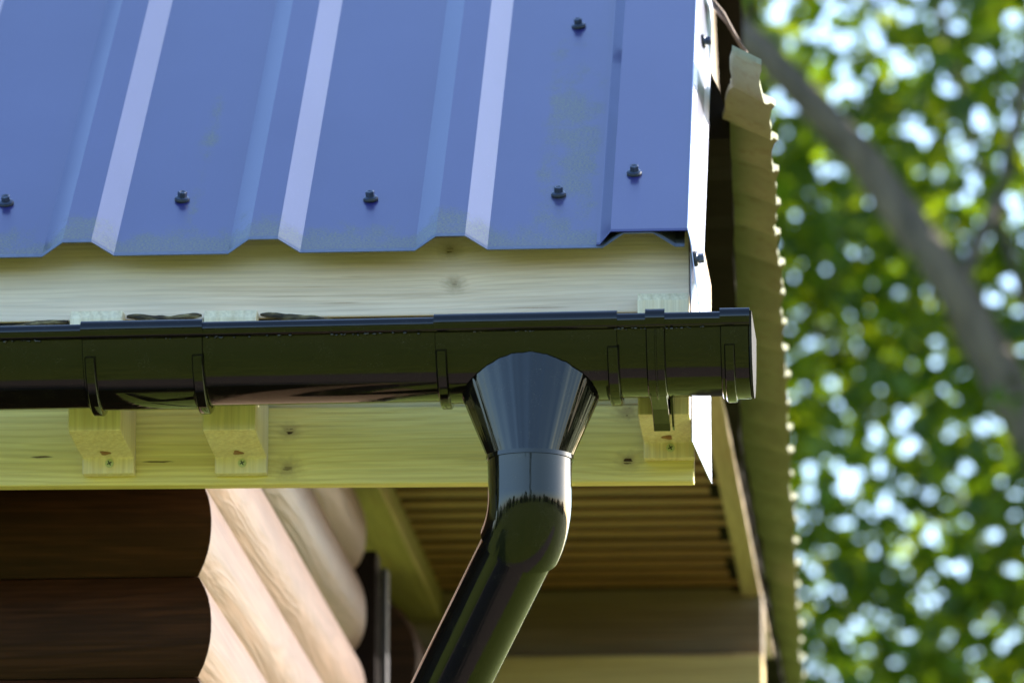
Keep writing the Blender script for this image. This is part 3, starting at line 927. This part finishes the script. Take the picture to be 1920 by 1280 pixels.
bark_strip('bark_strip', -0.500, -0.430, lambda u: 2.8780 + 0.0070 * u, 0.0032, 'thin bark strip behind the gutter, left of the leftmost pine block')

# ---------------------------------------------------------------- trees
LEAF = [(0, 0), (0.30, 0.02), (0.50, 0.30), (0.34, 0.36), (0.46, 0.72), (0.22, 0.62), (0.0, 1.0), (-0.22, 0.62), (-0.46, 0.72), (-0.34, 0.36), (-0.50, 0.30), (-0.30, 0.02)]
def leaf_cloud(name, centers, per, spread, size, mat, parent, rng):
    vs = []; fs = []
    for c, sc in centers:
        for _ in range(per):
            p = Vector((rng.gauss(0, spread * sc), rng.gauss(0, spread * sc), rng.gauss(0, spread * sc * 0.7))) + c
            ax = Vector((rng.gauss(0, 1), rng.gauss(0, 1), rng.gauss(-0.6, 0.6))).normalized()
            nn = Vector((rng.gauss(0, 0.8), rng.gauss(0, 0.8), rng.gauss(0.6, 0.7)))
            u = ax.cross(nn)
            if u.length < 1e-3: continue
            u.normalize(); w = u.cross(ax)
            s = size * rng.uniform(0.6, 1.25)
            b = len(vs)
            vs.append(p + ax * s * 0.4 + w * s * 0.06)
            for x, y in LEAF:
                vs.append(p + u * x * s + ax * y * s - w * abs(x) * s * 0.25)
            m = len(LEAF)
            for i in range(m): fs.append((b, b + 1 + i, b + 1 + (i + 1) % m))
    me = bpy.data.meshes.new(name); me.from_pydata(vs, [], fs)
    o = link(name, me, mat, parent); o['kind'] = 'stuff'
    return o
def limb(name, pts, r0, r1, parent):
    n = len(pts)
    # resample with a little wander
    out = []
    for i in range(n - 1):
        for q in range(6):
            u = q / 6; p = Vector(pts[i]).lerp(Vector(pts[i + 1]), u)
            out.append(p + Vector((mnoise.noise(p * 1.7), mnoise.noise(p * 1.7 + Vector((5, 0, 0))), mnoise.noise(p * 1.7 + Vector((0, 5, 0))))) * r0 * 0.5)
    out.append(Vector(pts[-1]))
    m = len(out)
    return tube(name, out, [r0 + (r1 - r0) * i / (m - 1) for i in range(m)], M['bark'], parent, seg=12, auto=60, rough=0.12)

rng = random.Random(21)
TY = 13.6
maple = empty('maple_tree', (1.75, TY, 0), 'large leafy tree with thick grey limbs behind the roof corner', 'tree')
limb('trunk', [(1.75, TY, -0.05), (1.70, TY, 2.0), (1.55, TY, 3.6), (1.20, TY, 4.6)], 0.24, 0.15, maple)
limb('branch', [(1.22, TY, 4.55), (0.80, TY, 5.20), (0.50, TY, 5.72), (0.30, TY, 6.10), (0.10, TY, 6.42), (-0.22, TY, 6.80), (-1.0, TY + .3, 7.5)], 0.085, 0.040, maple)
limb('branch', [(0.36, TY, 6.00), (0.52, TY + .3, 6.4), (0.75, TY + .5, 7.4), (0.8, TY + .5, 8.6)], 0.026, 0.012, maple)
limb('branch', [(0.86, TY + .1, 5.1), (0.62, TY + .3, 5.9), (0.46, TY + .5, 6.5), (0.2, TY + .6, 7.6)], 0.024, 0.010, maple)
limb('branch', [(1.70, TY, 2.2), (0.9, TY - .1, 2.9), (0.30, TY - .2, 3.3), (-0.02, TY - .2, 3.75), (-0.16, TY - .2, 4.3), (-0.5, TY - .2, 5.2)], 0.10, 0.035, maple)
limb('branch', [(1.55, TY, 3.6), (2.0, TY, 5.2), (2.2, TY + .2, 7.2), (2.0, TY, 9.2)], 0.14, 0.04, maple)
limb('branch', [(2.0, TY, 5.0), (3.0, TY + .3, 6.0), (3.9, TY, 7.2)], 0.09, 0.03, maple)
cs = []
for i in range(390):
    while True:
        v = Vector((rng.uniform(-1, 1), rng.uniform(-1, 1), rng.uniform(-1, 1)))
        if 0.15 < v.length < 1: break
    c = Vector((1.3 + v.x * 3.4, TY + 1.75 + v.y * 1.9, 6.4 + v.z * 3.9))
    cs.append((c, rng.uniform(0.7, 1.3)))
leaf_cloud('crown', cs, 96, 0.31, 0.088, M['leaf'], maple, rng)

birch = empty('slender_tree', (-0.28, TY + 2.0, 0), 'slender tree whose pale trunk shows just right of the white verge', 'tree')
limb('trunk', [(-0.28, TY + 2.0, -0.05), (-0.29, TY + 2.0, 4), (-0.31, TY + 2.0, 7.5), (-0.36, TY + 2.0, 9.5)], 0.06, 0.03, birch)
cs = [(Vector((-0.6 + rng.gauss(0, 1.0), TY + 2.2 + rng.gauss(0, 0.7), rng.uniform(4.6, 10.5))), 1.0) for i in range(90)]
leaf_cloud('crown', cs, 40, 0.26, 0.10, M['leaf'], birch, rng)

# the wood on the far side of the lawn, behind the camera: one mass, seen in the gloss of the gutter
def far_wood():
    r = random.Random(5); vs = []; fs = []
    for i in range(110):
        ang = math.radians(r.uniform(100, 440) - 90)
        az = r.uniform(-math.pi * 0.62, math.pi * 0.62)
        R = r.uniform(34, 60)
        cx, cy = math.sin(az) * R, -math.cos(az) * R
        H = r.uniform(2.5, 6.0) * (1.7 if r.random() < 0.12 else 1.0); Wd = H * r.uniform(0.22, 0.36)
        for k in range(300):
            z = H * (0.08 + 0.92 * r.random())
            rad = Wd * math.sqrt(max(0.05, 1 - ((z / H - 0.45) / 0.58) ** 2)) * math.sqrt(r.random())
            a = r.uniform(0, 6.283)
            p = Vector((cx + rad * math.cos(a), cy + rad * math.sin(a), z))
            u = Vector((r.gauss(0, 1), r.gauss(0, 1), r.gauss(0, 1))).normalized(); w = u.cross(Vector((r.gauss(0, 1), r.gauss(0, 1), r.gauss(0, 1)))).normalized()
            s = r.uniform(0.2, 0.5); b = len(vs)
            vs += [p - u * s, p + w * s * 0.7, p + u * s, p - w * s * 0.7]; fs.append((b, b + 1, b + 2, b + 3))
    me = bpy.data.meshes.new('far_wood'); me.from_pydata(vs, [], fs)
    o = link('far_wood', me, M['leaf2']); o['kind'] = 'stuff'
    o['label'] = 'dark wood beyond the lawn, mirrored in the glossy gutter'; o['category'] = 'wood'
far_wood()
